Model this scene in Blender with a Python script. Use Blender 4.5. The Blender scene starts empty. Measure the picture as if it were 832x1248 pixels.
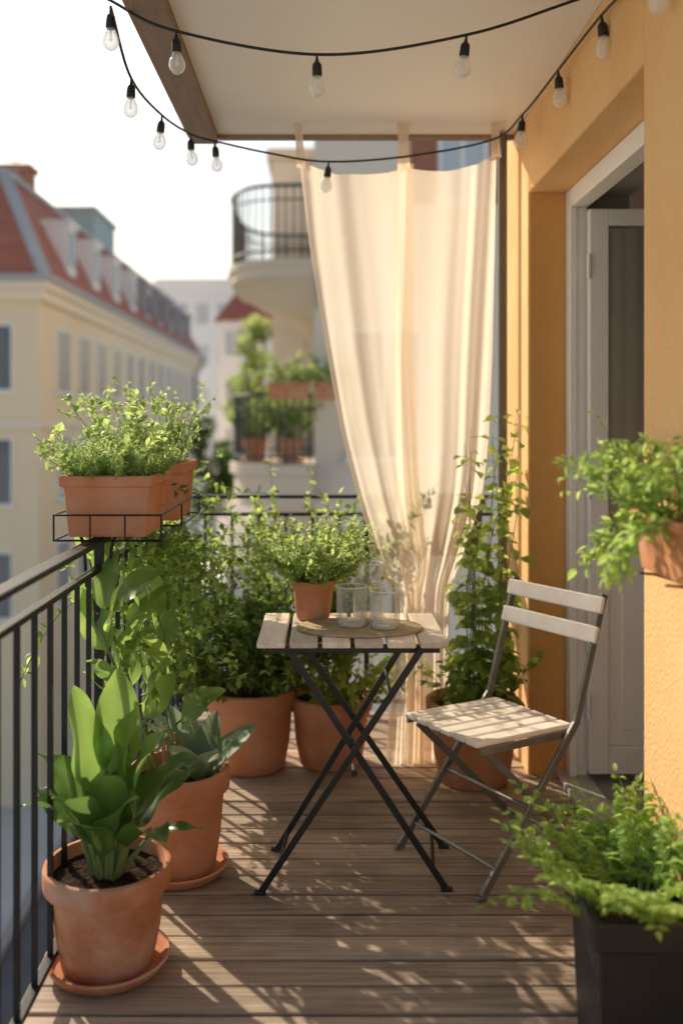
import bpy, math, random
import numpy as np
from mathutils import Vector as V
R=math.radians; PI=math.pi
rng=random.Random(11)
U=rng.uniform
scene=bpy.context.scene
COL=scene.collection
F=1150.; HZ=512.; VX=395.; H=1.34
def at(px,py,Y):
    s=F/Y
    return V(((px-VX)/s, Y, H+(HZ-py)/s))

# ------------------------------------------------------------------ materials
def newmat(name):
    m=bpy.data.materials.new(name); m.use_nodes=True
    nt=m.node_tree
    return m,nt,nt.nodes['Principled BSDF'],nt.nodes['Material Output']
def ramp(nt,cols):
    r=nt.nodes.new('ShaderNodeValToRGB'); e=r.color_ramp.elements
    n=len(cols)
    while len(e)<n: e.new(.5)
    for i,c in enumerate(cols):
        e[i].position=.25+.5*i/max(1,n-1) if n>1 else 0
        e[i].color=(c[0],c[1],c[2],1)
    return r
def pm(name,cols,scale=8,detail=6,rough=.7,bump=.1,bscale=None,metal=0,stretch=(1,1,1),var=0,bdist=.01,spec=.4,varshift=0,stain=None):
    m,nt,b,o=newmat(name); N=nt.nodes.new; L=nt.links.new
    tc=N('ShaderNodeTexCoord'); mp=N('ShaderNodeMapping'); mp.inputs['Scale'].default_value=stretch
    L(tc.outputs['Object'],mp.inputs['Vector'])
    vec=mp.outputs['Vector']
    at_=None
    if var or varshift:
        at_=N('ShaderNodeAttribute'); at_.attribute_name='var'
    if varshift:
        mu=N('ShaderNodeMath'); mu.operation='MULTIPLY'; mu.inputs[1].default_value=varshift
        L(at_.outputs['Fac'],mu.inputs[0])
        ad=N('ShaderNodeVectorMath'); ad.operation='ADD'
        L(vec,ad.inputs[0]); L(mu.outputs[0],ad.inputs[1]); vec=ad.outputs[0]
    nz=N('ShaderNodeTexNoise'); nz.inputs['Scale'].default_value=scale; nz.inputs['Detail'].default_value=detail
    nz.inputs['Roughness'].default_value=.6
    L(vec,nz.inputs['Vector'])
    r=ramp(nt,cols); L(nz.outputs['Fac'],r.inputs['Fac'])
    col=r.outputs['Color']
    if stain:
        sc,colr,amt=stain
        n3=N('ShaderNodeTexNoise'); n3.inputs['Scale'].default_value=sc; n3.inputs['Detail'].default_value=7
        L(tc.outputs['Object'],n3.inputs['Vector'])
        mr3=N('ShaderNodeMapRange'); mr3.inputs['From Min'].default_value=.5; mr3.inputs['From Max'].default_value=.75; mr3.inputs['To Max'].default_value=amt
        L(n3.outputs['Fac'],mr3.inputs['Value'])
        mx3=N('ShaderNodeMix'); mx3.data_type='RGBA'; mx3.inputs['B'].default_value=(*colr,1)
        L(mr3.outputs[0],mx3.inputs['Factor']); L(col,mx3.inputs['A']); col=mx3.outputs['Result']
    if var:
        mr=N('ShaderNodeMapRange'); mr.inputs['To Min'].default_value=1-var; mr.inputs['To Max'].default_value=1+var
        L(at_.outputs['Fac'],mr.inputs['Value'])
        hs=N('ShaderNodeHueSaturation'); L(mr.outputs[0],hs.inputs['Value']); L(col,hs.inputs['Color']); col=hs.outputs['Color']
    L(col,b.inputs['Base Color'])
    b.inputs['Roughness'].default_value=rough; b.inputs['Metallic'].default_value=metal
    b.inputs['Specular IOR Level'].default_value=spec
    if bump:
        n2=N('ShaderNodeTexNoise'); n2.inputs['Scale'].default_value=bscale or scale*3; n2.inputs['Detail'].default_value=5
        L(vec,n2.inputs['Vector'])
        bp=N('ShaderNodeBump'); bp.inputs['Strength'].default_value=bump; bp.inputs['Distance'].default_value=bdist
        L(n2.outputs['Fac'],bp.inputs['Height']); L(bp.outputs['Normal'],b.inputs['Normal'])
    return m
def leafmat(name,dark,light,trans=.4,rough=.45,tv=2.7):
    m,nt,b,o=newmat(name); N=nt.nodes.new; L=nt.links.new
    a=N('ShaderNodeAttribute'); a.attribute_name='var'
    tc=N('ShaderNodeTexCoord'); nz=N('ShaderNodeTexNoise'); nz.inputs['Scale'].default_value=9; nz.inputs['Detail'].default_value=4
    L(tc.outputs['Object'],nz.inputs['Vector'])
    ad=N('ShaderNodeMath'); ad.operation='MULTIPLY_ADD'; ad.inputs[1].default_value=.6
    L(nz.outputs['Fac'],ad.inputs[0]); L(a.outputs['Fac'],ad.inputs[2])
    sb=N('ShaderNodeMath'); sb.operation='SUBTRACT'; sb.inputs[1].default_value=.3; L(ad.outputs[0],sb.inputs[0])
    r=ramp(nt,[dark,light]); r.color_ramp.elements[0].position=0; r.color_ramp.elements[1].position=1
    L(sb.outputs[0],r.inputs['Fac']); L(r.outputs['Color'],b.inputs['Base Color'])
    b.inputs['Roughness'].default_value=rough; b.inputs['Specular IOR Level'].default_value=.4
    t=N('ShaderNodeBsdfTranslucent')
    hs=N('ShaderNodeHueSaturation'); hs.inputs['Hue'].default_value=.48; hs.inputs['Value'].default_value=tv; hs.inputs['Saturation'].default_value=.97
    L(r.outputs['Color'],hs.inputs['Color']); L(hs.outputs['Color'],t.inputs['Color'])
    mx=N('ShaderNodeMixShader'); mx.inputs[0].default_value=trans
    L(b.outputs[0],mx.inputs[1]); L(t.outputs[0],mx.inputs[2]); L(mx.outputs[0],o.inputs['Surface'])
    return m
M={}
M['deck']=pm('deck_wood',[(.20,.135,.088),(.42,.31,.22),(.58,.46,.345)],scale=3.0,detail=9,rough=.58,bump=.6,bscale=5,stretch=(1.0,24,24),var=.24,varshift=40,bdist=.006,stain=(5,(.165,.118,.082),.55))
M['plaster']=pm('ochre_plaster',[(.75,.43,.17),(.82,.49,.215),(.86,.55,.26)],scale=2.2,rough=.9,bump=.65,bscale=95,bdist=.008,spec=.15,stain=(1.6,(.88,.60,.34),.5))
M['reveal_shade']=pm('shaded_ochre_plaster',[(.70,.36,.11),(.76,.41,.14)],scale=2.2,rough=.9,bump=.6,bscale=95,bdist=.008,spec=.15)  # the wall's own ochre with the jamb's shade put into a deeper orange
M['ceiling']=pm('ceiling_paint',[(.88,.83,.75),(.90,.86,.79)],scale=1.4,rough=.45,bump=.06,bscale=20)
M['fascia']=pm('fascia_wood',[(.24,.17,.125),(.34,.255,.195)],scale=6,rough=.7,bump=.25,stretch=(6,.6,6))
M['white']=pm('white_paint',[(.89,.87,.83),(.91,.895,.86)],scale=5,rough=.45,bump=.05)
M['sill']=pm('worn_white_sill',[(.50,.47,.43),(.60,.57,.53)],scale=12,rough=.6,bump=.1)
M['slat']=pm('whitewashed_wood',[(.60,.45,.33),(.74,.62,.50),(.83,.76,.66)],scale=3,rough=.5,bump=.25,stretch=(14,1.4,14),var=.24,varshift=20,bdist=.004)
M['slatx']=pm('whitewashed_wood_chair',[(.74,.64,.53),(.85,.78,.69),(.90,.86,.79)],scale=9,rough=.5,bump=.15,var=.12,varshift=20,bdist=.004)
M['terra']=pm('terracotta',[(.48,.185,.085),(.59,.25,.125),(.65,.31,.175)],scale=7,detail=8,rough=.8,bump=.25,bscale=60,bdist=.003,spec=.25,stain=(9,(.68,.44,.32),.4))
M['terra2']=pm('terracotta_weathered',[(.40,.155,.075),(.55,.23,.115),(.63,.33,.20)],scale=10,detail=9,rough=.85,bump=.3,bscale=50,bdist=.003,spec=.2,stain=(8,(.68,.50,.39),.7))
M['soil']=pm('soil',[(.022,.014,.009),(.06,.038,.024)],scale=40,rough=1,bump=.9,bscale=70,bdist=.02,spec=.1)
M['black']=pm('black_metal',[(.018,.018,.019),(.032,.031,.031)],scale=20,rough=.42,bump=.05,metal=.3)
M['darkmetal']=pm('charcoal_metal',[(.03,.03,.031),(.045,.045,.045)],scale=20,rough=.38,bump=.04,metal=.4)
M['farmetal']=pm('weathered_iron',[(.05,.05,.052),(.075,.075,.078)],scale=5,rough=.6,bump=0)
M['greymetal']=pm('grey_steel',[(.22,.205,.18),(.32,.295,.26)],scale=20,rough=.34,bump=.04,metal=.6)
M['planter']=pm('dark_planter',[(.022,.022,.024),(.036,.035,.037)],scale=10,rough=.45,bump=.08)
M['greywood']=pm('grey_board',[(.09,.078,.066),(.14,.122,.104)],scale=6,rough=.8,bump=.2,stretch=(1,8,8))
M['poledark']=pm('dark_pole_paint',[(.12,.10,.085),(.17,.145,.125)],scale=6,rough=.6,bump=.05)
M['straw']=pm('straw',[(.46,.33,.18),(.66,.52,.33)],scale=60,rough=.9,bump=.5,bscale=120)
M['stem']=pm('green_stem',[(.12,.19,.05),(.2,.28,.09)],scale=20,rough=.6,bump=0)
M['bark']=pm('brown_stem',[(.15,.10,.05),(.26,.18,.09)],scale=30,rough=.8,bump=.2)
M['redstem']=pm('reddish_stem',[(.34,.17,.08),(.48,.26,.13)],scale=30,rough=.7,bump=0)
M['cream']=pm('cream_render',[(.85,.71,.505),(.89,.76,.555)],scale=.4,rough=.9,bump=.05,stain=(.25,(.78,.62,.43),.5))
M['creamtrim']=pm('cream_trim',[(.85,.74,.58),(.89,.79,.64)],scale=1,rough=.9,bump=0)
M['greytrim']=pm('grey_zinc',[(.40,.41,.42),(.50,.51,.52)],scale=1,rough=.6,bump=0)
M['redroof']=pm('red_roof_tiles',[(.34,.105,.07),(.46,.16,.105),(.54,.23,.16)],scale=2.5,rough=.8,bump=.6,bscale=6,stretch=(1,1,4),bdist=.05)
M['palewall']=pm('pale_render',[(.88,.875,.86),(.91,.905,.89)],scale=.3,rough=.9,bump=0)
M['stonewall']=pm('stone_render',[(.80,.69,.56),(.85,.75,.62)],scale=.8,rough=.9,bump=.05)
M['stoneslab']=pm('stone_slab',[(.66,.545,.42),(.73,.615,.49)],scale=1.2,rough=.9,bump=.05)
M['farglass']=pm('window_glass_far',[(.10,.12,.14),(.17,.195,.22)],scale=.5,rough=.12,bump=0,spec=.7)
M['paleglass']=pm('window_glass_pale',[(.50,.54,.56),(.60,.63,.64)],scale=.5,rough=.12,bump=0,spec=.7)
M['zincgreen']=pm('green_copper',[(.36,.46,.45),(.44,.54,.52)],scale=1,rough=.7,bump=0)
M['shutter']=pm('red_brown_shutter',[(.34,.14,.08),(.42,.18,.11)],scale=3,rough=.7,bump=0)
M['street']=pm('asphalt',[(.10,.10,.105),(.14,.14,.14)],scale=1.5,rough=.9,bump=.1)
M['pave']=pm('pavement_stone',[(.50,.49,.47),(.58,.57,.55)],scale=1.0,rough=.9,bump=.1)
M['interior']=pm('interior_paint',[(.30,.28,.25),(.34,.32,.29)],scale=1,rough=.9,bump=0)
M['intcurt']=pm('grey_net',[(.80,.74,.65),(.88,.83,.75)],scale=4,rough=.95,bump=0,stretch=(6,6,.3))
M['slab']=pm('concrete',[(.30,.28,.25),(.40,.38,.35)],scale=3,rough=.9,bump=.2)
# foliage
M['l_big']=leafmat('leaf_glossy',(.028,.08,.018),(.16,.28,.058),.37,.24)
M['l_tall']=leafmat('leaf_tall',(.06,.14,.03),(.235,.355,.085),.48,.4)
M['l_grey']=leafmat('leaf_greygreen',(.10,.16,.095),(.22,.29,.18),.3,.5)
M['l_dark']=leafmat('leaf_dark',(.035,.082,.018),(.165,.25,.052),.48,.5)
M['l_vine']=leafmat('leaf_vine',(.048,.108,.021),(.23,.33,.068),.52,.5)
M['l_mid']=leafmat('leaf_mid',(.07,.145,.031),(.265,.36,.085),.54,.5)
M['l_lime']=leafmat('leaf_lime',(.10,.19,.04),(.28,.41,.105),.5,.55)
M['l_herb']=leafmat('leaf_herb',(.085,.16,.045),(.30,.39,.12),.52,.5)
M['l_far']=leafmat('leaf_far',(.16,.235,.07),(.36,.44,.16),.5,.6,2.0)  # paled and desaturated: distance haze mixed into the leaf colour
# curtain
def curtainmat():
    m,nt,b,o=newmat('sheer_linen'); N=nt.nodes.new; L=nt.links.new
    nt.nodes.remove(b)
    tc=N('ShaderNodeTexCoord'); nz=N('ShaderNodeTexNoise'); nz.inputs['Scale'].default_value=30
    mp=N('ShaderNodeMapping'); mp.inputs['Scale'].default_value=(6,6,1)
    L(tc.outputs['Object'],mp.inputs['Vector']); L(mp.outputs[0],nz.inputs['Vector'])
    r=ramp(nt,[(.92,.80,.65),(.95,.845,.71)]); L(nz.outputs['Fac'],r.inputs['Fac'])
    d=N('ShaderNodeBsdfDiffuse'); t=N('ShaderNodeBsdfTranslucent'); tr=N('ShaderNodeBsdfTransparent')
    tr.inputs['Color'].default_value=(1,.95,.87,1)
    L(r.outputs['Color'],d.inputs['Color']); L(r.outputs['Color'],t.inputs['Color'])
    a=N('ShaderNodeMixShader'); a.inputs[0].default_value=.76; L(d.outputs[0],a.inputs[1]); L(t.outputs[0],a.inputs[2])
    # threads cover more of the view at a grazing angle
    lw=N('ShaderNodeLayerWeight'); lw.inputs[0].default_value=.45
    mr=N('ShaderNodeMapRange'); mr.inputs['To Min'].default_value=.41; mr.inputs['To Max'].default_value=.10; L(lw.outputs['Facing'],mr.inputs['Value'])
    c=N('ShaderNodeMixShader'); L(mr.outputs[0],c.inputs[0]); L(a.outputs[0],c.inputs[1]); L(tr.outputs[0],c.inputs[2])
    L(c.outputs[0],o.inputs['Surface'])
    return m
M['curtain']=curtainmat()
def thinglass(name,white,k=.6,base=(.85,.84,.80),tint=(1,1,1),blend=.3):
    m,nt,b,o=newmat(name); N=nt.nodes.new; L=nt.links.new
    b.inputs['Base Color'].default_value=(*base,1); b.inputs['Roughness'].default_value=.04; b.inputs['Specular IOR Level'].default_value=1.0
    t=N('ShaderNodeBsdfTransparent'); t.inputs[0].default_value=(*tint,1)
    lw=N('ShaderNodeLayerWeight'); lw.inputs[0].default_value=blend
    ma=N('ShaderNodeMath'); ma.operation='MULTIPLY_ADD'; ma.inputs[1].default_value=k; ma.inputs[2].default_value=white
    L(lw.outputs['Facing'],ma.inputs[0])
    mx=N('ShaderNodeMixShader'); L(ma.outputs[0],mx.inputs[0]); L(t.outputs[0],mx.inputs[1]); L(b.outputs[0],mx.inputs[2]); L(mx.outputs[0],o.inputs['Surface'])
    return m
M['bulb']=thinglass('bulb_glass',.3,.6,(.88,.86,.82))
M['glass']=thinglass('clear_glass',.05,.85,(.76,.76,.72),(.98,.98,.97),.26)
M['glassrim']=thinglass('glass_edge',.5,.5,(.94,.93,.90),(.97,.97,.95),.3)
def paneglass():
    m,nt,b,o=newmat('door_glass'); N=nt.nodes.new; L=nt.links.new
    b.inputs['Base Color'].default_value=(.02,.02,.02,1); b.inputs['Roughness'].default_value=.04
    t=N('ShaderNodeBsdfTransparent'); t.inputs[0].default_value=(.95,.96,.95,1)
    lw=N('ShaderNodeFresnel'); lw.inputs[0].default_value=1.45
    mx=N('ShaderNodeMixShader'); L(lw.outputs[0],mx.inputs[0]); L(t.outputs[0],mx.inputs[1]); L(b.outputs[0],mx.inputs[2]); L(mx.outputs[0],o.inputs['Surface'])
    return m
M['pane']=paneglass()

# ------------------------------------------------------------------ mesh builder
ORG={}
class MB:
    def __init__(s): s.v=[]; s.f=[]; s.c=[]
    def add(s,vs,fs,c=.5):
        n=len(s.v); s.v+=[V(p) for p in vs]; s.f+=[[i+n for i in f] for f in fs]; s.c+=[c]*len(fs)
    def box(s,x0,x1,y0,y1,z0,z1,c=.5):
        s.add([(x0,y0,z0),(x1,y0,z0),(x1,y1,z0),(x0,y1,z0),(x0,y0,z1),(x1,y0,z1),(x1,y1,z1),(x0,y1,z1)],
              [(3,2,1,0),(4,5,6,7),(0,1,5,4),(1,2,6,5),(2,3,7,6),(3,0,4,7)],c)
    def bar(s,p,q,w,h,up=(0,0,1),c=.5):
        p=V(p);q=V(q); d=(q-p).normalized(); up=V(up); a=d.cross(up)
        if a.length<1e-3: a=d.cross(V((0,1,0)))
        a.normalize(); b=a.cross(d); a=a*w/2; b=b*h/2
        s.add([p-a-b,p+a-b,p+a+b,p-a+b,q-a-b,q+a-b,q+a+b,q-a+b],
              [(0,1,2,3),(7,6,5,4),(1,0,4,5),(2,1,5,6),(3,2,6,7),(0,3,7,4)],c)
    def tube(s,pts,r,n=8,c=.5,cap=True):
        pts=[V(p) for p in pts]; m=len(pts)
        rs=r if isinstance(r,(list,tuple)) else [r]*m
        vs=[];prev=None
        for i,p in enumerate(pts):
            d=(pts[min(i+1,m-1)]-pts[max(i-1,0)])
            if d.length<1e-9: d=V((0,0,1))
            d.normalize()
            if prev is None:
                a=d.cross(V((0,0,1)))
                if a.length<.05: a=d.cross(V((1,0,0)))
            else: a=prev-d*prev.dot(d)
            a.normalize(); prev=a; b=d.cross(a)
            for k in range(n):
                t=2*PI*k/n; vs.append(p+(a*math.cos(t)+b*math.sin(t))*rs[i])
        fs=[]
        for i in range(m-1):
            for k in range(n):
                k2=(k+1)%n; fs.append((i*n+k,i*n+k2,(i+1)*n+k2,(i+1)*n+k))
        if cap: fs.append(tuple(range(n))[::-1]); fs.append(tuple((m-1)*n+k for k in range(n)))
        s.add(vs,fs,c)
    def lathe(s,prof,o,n=40,c=.5,mod=None):
        o=V(o); vs=[];fs=[]; m=len(prof)
        for i,(r,z) in enumerate(prof):
            for k in range(n):
                t=2*PI*k/n; rr=max(r,1e-4)
                if mod: rr=rr*mod(t,i)
                vs.append(o+V((rr*math.cos(t),rr*math.sin(t),z)))
        for i in range(m-1):
            for k in range(n):
                k2=(k+1)%n; fs.append((i*n+k,i*n+k2,(i+1)*n+k2,(i+1)*n+k))
        s.add(vs,fs,c)
    def rects(s,rings,c=.5):
        vs=[];fs=[]
        for (x0,x1,y0,y1,z) in rings: vs+=[(x0,y0,z),(x1,y0,z),(x1,y1,z),(x0,y1,z)]
        for i in range(len(rings)-1):
            for k in range(4):
                k2=(k+1)%4; fs.append((i*4+k,i*4+k2,i*4+4+k2,i*4+4+k))
        fs.append((3,2,1,0)); n=(len(rings)-1)*4; fs.append((n,n+1,n+2,n+3))
        s.add(vs,fs,c)
    def grid(s,rows,c=.5):
        n=len(rows[0]); vs=[p for r in rows for p in r]; fs=[]
        for i in range(len(rows)-1):
            for j in range(n-1): fs.append((i*n+j,i*n+j+1,(i+1)*n+j+1,(i+1)*n+j))
        s.add(vs,fs,c)
    def build(s,name,mat,parent=None,smooth=False,bevel=0,loc=None,ang=40):
        o=ORG[parent] if parent is not None else V(loc or (0,0,0))
        me=bpy.data.meshes.new(name)
        me.from_pydata([tuple(p-o) for p in s.v],[],s.f); me.update()
        at_=me.attributes.new('var','FLOAT','FACE'); at_.data.foreach_set('value',s.c)
        me.materials.append(M[mat])
        if smooth:
            me.shade_smooth()
            if ang: me.set_sharp_from_angle(angle=R(ang))
        ob=bpy.data.objects.new(name,me); COL.objects.link(ob)
        if parent is not None: ob.parent=parent
        else: ob.location=o
        ORG[ob]=o
        if bevel:
            b=ob.modifiers.new('bevel','BEVEL'); b.width=bevel; b.segments=2; b.limit_method='ANGLE'; b.angle_limit=R(40)
        return ob
def tag(o,label=None,cat=None,group=None,kind=None):
    if label: o['label']=label
    if cat: o['category']=cat
    if group: o['group']=group
    if kind: o['kind']=kind
    return o
def thing(name,label,cat,loc,group=None):
    o=bpy.data.objects.new(name,None); o.empty_display_size=.05; COL.objects.link(o); o.location=loc; ORG[o]=V(loc)
    return tag(o,label,cat,group)

# ------------------------------------------------------------------ leaves
def sleaf(mb,o,d,L,W,c,droop=.4,fold=.25):
    d=d.normalized(); sd=d.cross(V((0,0,1)))
    if sd.length<.05: sd=V((1,0,0))
    sd.normalize(); n=sd.cross(d); a=U(-.8,.8)
    sd,n=sd*math.cos(a)+n*math.sin(a), n*math.cos(a)-sd*math.sin(a)
    m1=o+d*L*.38; m2=o+d*L*.72-n*(droop*L*.14); tip=o+d*L-n*(droop*L*.38)
    u1=n*(W*fold*.5); w1=sd*(W*.5); w2=sd*(W*.36)
    mb.add([o,m1+w1+u1,m2+w2+u1*.7,tip,m2-w2+u1*.7,m1-w1+u1,m1,m2],
           [(0,6,1),(6,7,2,1),(7,3,2),(0,5,6),(6,5,4,7),(7,4,3)],c)
def bleaf(mb,o,d,n,L,W,bend=.8,cup=.25,c=.5,nu=12,nv=3,wav=.0,twist=0,pa=.6,pb=.85):
    d=d.normalized(); sd=d.cross(n).normalized(); n=sd.cross(d).normalized()
    if twist:
        sd,n=sd*math.cos(twist)+n*math.sin(twist), n*math.cos(twist)-sd*math.sin(twist)
    p=V(o); rows=[]; ph=U(0,6); tm=pa/(pa+pb); nrm=tm**pa*(1-tm)**pb
    for i in range(nu+1):
        t=i/nu; a=bend*t*t*1.2; dd=d*math.cos(a)-n*math.sin(a); nn=n*math.cos(a)+d*math.sin(a)
        w=W*.5*(t**pa*(1-t)**pb)/nrm+.0008
        row=[]
        for j in range(-nv,nv+1):
            v=j/nv
            row.append(p+sd*(w*v)+nn*(abs(v)**1.3*w*cup)+nn*(wav*W*math.sin(t*11+ph+(2 if v>0 else 0))*abs(v)**2))
        rows.append(row); p=p+dd*(L/nu)
    mb.grid(rows,c)
def stempts(o,d,L,droop=.3,n=7,jit=.08):
    d=V(d).normalized(); p=V(o); pts=[p.copy()]
    for i in range(n):
        d=(d+V((U(-jit,jit),U(-jit,jit),U(-jit,jit)-droop/n))).normalized()
        p=p+d*(L/n); pts.append(p.copy())
    return pts
def along(pts,t):
    m=len(pts)-1; x=min(max(t,0),.999)*m; i=int(x); f=x-i
    return pts[i].lerp(pts[i+1],f), (pts[i+1]-pts[i]).normalized()
def rdir(): 
    z=U(-1,1); a=U(0,2*PI); q=math.sqrt(1-z*z); return V((q*math.cos(a),q*math.sin(a),z))
def bush(st,lf,o,r,n,L,spread,lL,lW,per,droop=.3,t0=.15,twigs=0,lean=(0,0,0),sr=.003,out=.9,jit=.1,cb=(.15,.85),ldroop=.4,xy=(1,1)):
    o=V(o); lean=V(lean)
    for i in range(n):
        az=U(0,2*PI); q=math.sqrt(U(0,1))
        b=o+V((math.cos(az)*r*q*xy[0],math.sin(az)*r*q*xy[1],0))
        d=V((math.cos(az)*spread*q,math.sin(az)*spread*q,1))+lean+V((U(-.15,.15),U(-.15,.15),0))
        l=L*U(.6,1.1); pts=stempts(b,d,l,droop,7,jit)
        st.tube(pts,[sr*(1-.7*k/7) for k in range(8)],5,U(.2,.8))
        br=[pts]
        for k in range(twigs):
            p,tg=along(pts,U(.25,.9)); q2=stempts(p,tg+rdir()*.8+V((0,0,.2)),l*U(.2,.4),droop*.6,4,jit)
            st.tube(q2,[sr*.6,sr*.5,sr*.4,sr*.3,sr*.2],4,.5); br.append(q2)
        for bi,q3 in enumerate(br):
            k_=per if bi==0 else max(3,int(per*.45))
            for k in range(k_):
                t=t0+(1-t0)*(k+U(0,.9))/k_ if bi==0 else U(.1,1)
                p,tg=along(q3,t)
                dd=tg*U(.2,.7)+rdir()*out
                sc=U(.6,1.15)*(1-.3*t)
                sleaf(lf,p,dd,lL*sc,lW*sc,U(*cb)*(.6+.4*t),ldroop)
def frond(st,lf,o,d,L,droop,lL,lW,pairs,cb=(.3,1)):
    pts=stempts(o,d,L,droop,9,.06)
    st.tube(pts,[.0022*(1-.8*k/9) for k in range(10)],5,.5)
    for k in range(pairs):
        t=.25+.75*(k+.5)/pairs; p,tg=along(pts,t); sd=tg.cross(V((0,0,1)))
        if sd.length<.05: sd=V((1,0,0))
        sd.normalize(); sc=(math.sin(PI*(.2+.75*t)))**.6*U(.7,1.2)
        for sg in (-1,1):
            d0=sd*sg+tg*U(.2,.8)+V((0,0,U(-.3,.35)))
            sleaf(lf,p,d0,lL*sc,lW*sc,U(*cb),.6)
            for f in (.25,.5):
                q=p+d0.normalized()*lL*sc*f
                for a in (-1,1): sleaf(lf,q,d0+tg*.75*a+V((0,0,U(-.2,.2))),lL*sc*.5,lW*sc*.75,U(*cb),.6)
    p,tg=along(pts,1); sleaf(lf,p,tg,lL*.6,lW*.6,U(*cb))

def potmesh(o,r,h,bot=.68):
    m=MB(); a=U(0,6)
    m.lathe([(0,0),(r*bot-.006,0),(r*bot,.006),(r*(bot+.1),h*.35),(r*.89,h*.765),(r*.90,h*.785),(r*.985,h*.79),(r,h*.805),(r*1.005,h*.97),(r*.995,h*.99),(r*.975,h),(r*.915,h),(r*.9,h*.985),(r*.86,h*.8),(0,h*.78)],o,48,
      mod=lambda t,i:1+.006*math.sin(2*t+a))
    return m
def soilmesh(o,r,z):
    m=MB(); rows=[]
    o=V(o)
    for i in range(9):
        rr=r*i/8; rows.append([o+V((rr*math.cos(2*PI*k/36),rr*math.sin(2*PI*k/36),z+U(-.006,.008)*(1 if i<8 else .2))) for k in range(36)]+[None])
        rows[-1][-1]=rows[-1][0]
    m.grid(rows); return m
def potted(label,cat,o,r,h,mat='terra',saucer=True,bot=.68):
    o=V(o); t=thing('potted_plant',label,cat,o)
    b=o.copy()
    if saucer:
        m=MB(); q=r*bot
        m.lathe([(0,0),(q*1.08,0),(q*1.2,.006),(q*1.36,.032),(q*1.33,.036),(q*1.27,.034),(q*1.14,.013),(0,.012)],o,44); m.build('saucer',mat,t,True)
        b=b+V((0,0,.0125))
    potmesh(b,r,h,bot).build('pot',mat,t,True,ang=50)
    soilmesh(b,r*.885,h*.87).build('soil','soil',t,True,ang=0)
    return t,b+V((0,0,h*.87))

# ================================================================== SETTING
m=MB(); m.box(-400,400,-300,700,-9.6,-9.5); tag(m.build('ground','pave'),kind='structure')
m=MB(); m.add([(-6.5,-60,-9.49),(-2.5,-60,-9.49),(-2.5,200,-9.49),(-6.5,200,-9.49)],[(0,1,2,3)]); tag(m.build('street','street'),kind='structure')
m=MB()
for xx,w in ((-6.6,.12),(-2.4,.12)): m.box(xx-w,xx+w,-60,200,-9.5,-9.37)
tag(m.build('kerb','slab'),kind='structure')
# deck
m=MB(); y=-1.0; bw=.108
while y<4.33:
    w=min(bw-.009,4.34-y); z=U(-.0016,.0016)
    if w>.02: m.box(-.69,.868 if (y>2.285 and y+w<3.565) else .80,y,y+w,-.028,z,U(0,1))
    y+=bw
dk=m.build('deck','deck',None,bevel=.003); tag(dk,kind='structure')
m=MB(); m.box(-.72,.77,-1,4.36,-.25,-.055); tag(m.build('balcony_slab','soil'),kind='structure')

# balcony roof above
rf=thing('balcony_roof','cream painted balcony ceiling overhead with a brown wooden edge board','ceiling',(0,3.0,2.5))
YR=1.7  # roof cut short here, out of view, to let in more sky light
m=MB(); m.box(-.43,.768,YR,3.83,2.5,2.62); m.build('soffit','ceiling',rf)
m=MB(); m.box(-.545,-.432,YR,3.862,2.468,2.70); m.build('fascia_board','fascia',rf,bevel=.004)
m=MB(); m.box(-.43,.768,3.832,3.862,2.482,2.64); m.build('edge_trim','fascia',rf,bevel=.003)

# house wall with door
hw=thing('house_wall','ochre plastered house wall with a recessed open white balcony door','wall',(.77,2.9,0))
m=MB()
m.box(.77,1.15,3.57,4.12,-.3,5.0); m.box(.77,1.15,1.2,2.28,-.3,3.2); m.box(.77,1.15,2.28,3.57,2.2,3.2); m.box(.805,1.15,2.28,3.57,-.3,-.035)  # near wall cut short and low, out of view, for more sky light
m.build('wall','plaster',hw,bevel=.006)
m=MB(); m.box(.778,.908,3.566,3.5695,.002,2.196); m.build('door_reveal_shade','reveal_shade',hw)  # thin sheet added over the far jamb; its deeper orange paints the shade
# painted lining of the opening behind the frame, and the room floor edge
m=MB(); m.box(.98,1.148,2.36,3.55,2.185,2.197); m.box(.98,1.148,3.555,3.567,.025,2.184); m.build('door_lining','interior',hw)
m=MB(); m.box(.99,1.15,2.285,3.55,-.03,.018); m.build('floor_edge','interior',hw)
m=MB(); m.rects([(.872,.985,2.283,3.565,-.03),(.872,.985,2.283,3.565,.016),(.878,.985,2.283,3.565,.022)]); m.build('threshold','sill',hw,bevel=.003)
m=MB(); m.box(.91,.975,3.495,3.568,.023,2.198); m.box(.91,.975,2.282,2.355,.023,2.198); m.box(.91,.975,2.357,3.493,2.128,2.198)
m.box(.905,.93,3.478,3.493,.023,2.128); m.build('door_frame','white',hw,bevel=.004)
dr=MB()
y0,y1=3.435,3.478; xa,xb=.965,1.72
dr.box(xa,xa+.07,y0,y1,.05,2.11); dr.box(xb-.07,xb,y0,y1,.05,2.11); dr.box(xa+.07,xb-.07,y0,y1,2.05,2.11); dr.box(xa+.07,xb-.07,y0,y1,.80,.885); dr.box(xa+.07,xb-.07,y0,y1,.05,.15)
dr.box(xa+.07,xb-.07,y0+.014,y1-.012,.15,.80)
dr.box(xa+.12,xb-.12,y0+.006,y0+.0145,.21,.74)
door=dr.build('door','white',hw,bevel=.004)
m=MB(); m.box(xa+.068,xb-.068,y0+.018,y0+.023,.883,2.052); m.build('glass_pane','pane',door)
m=MB(); rows=[]
for i in range(3):
    z=[.89,1.5,2.045][i]; rows.append([V((xa+.075+.61*k/120,y0+.032+.003*math.sin(k*.55)+.002*math.sin(k*.21),z)) for k in range(121)])
m.grid(rows); m.build('net_curtain','intcurt',door,True,ang=0)
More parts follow.
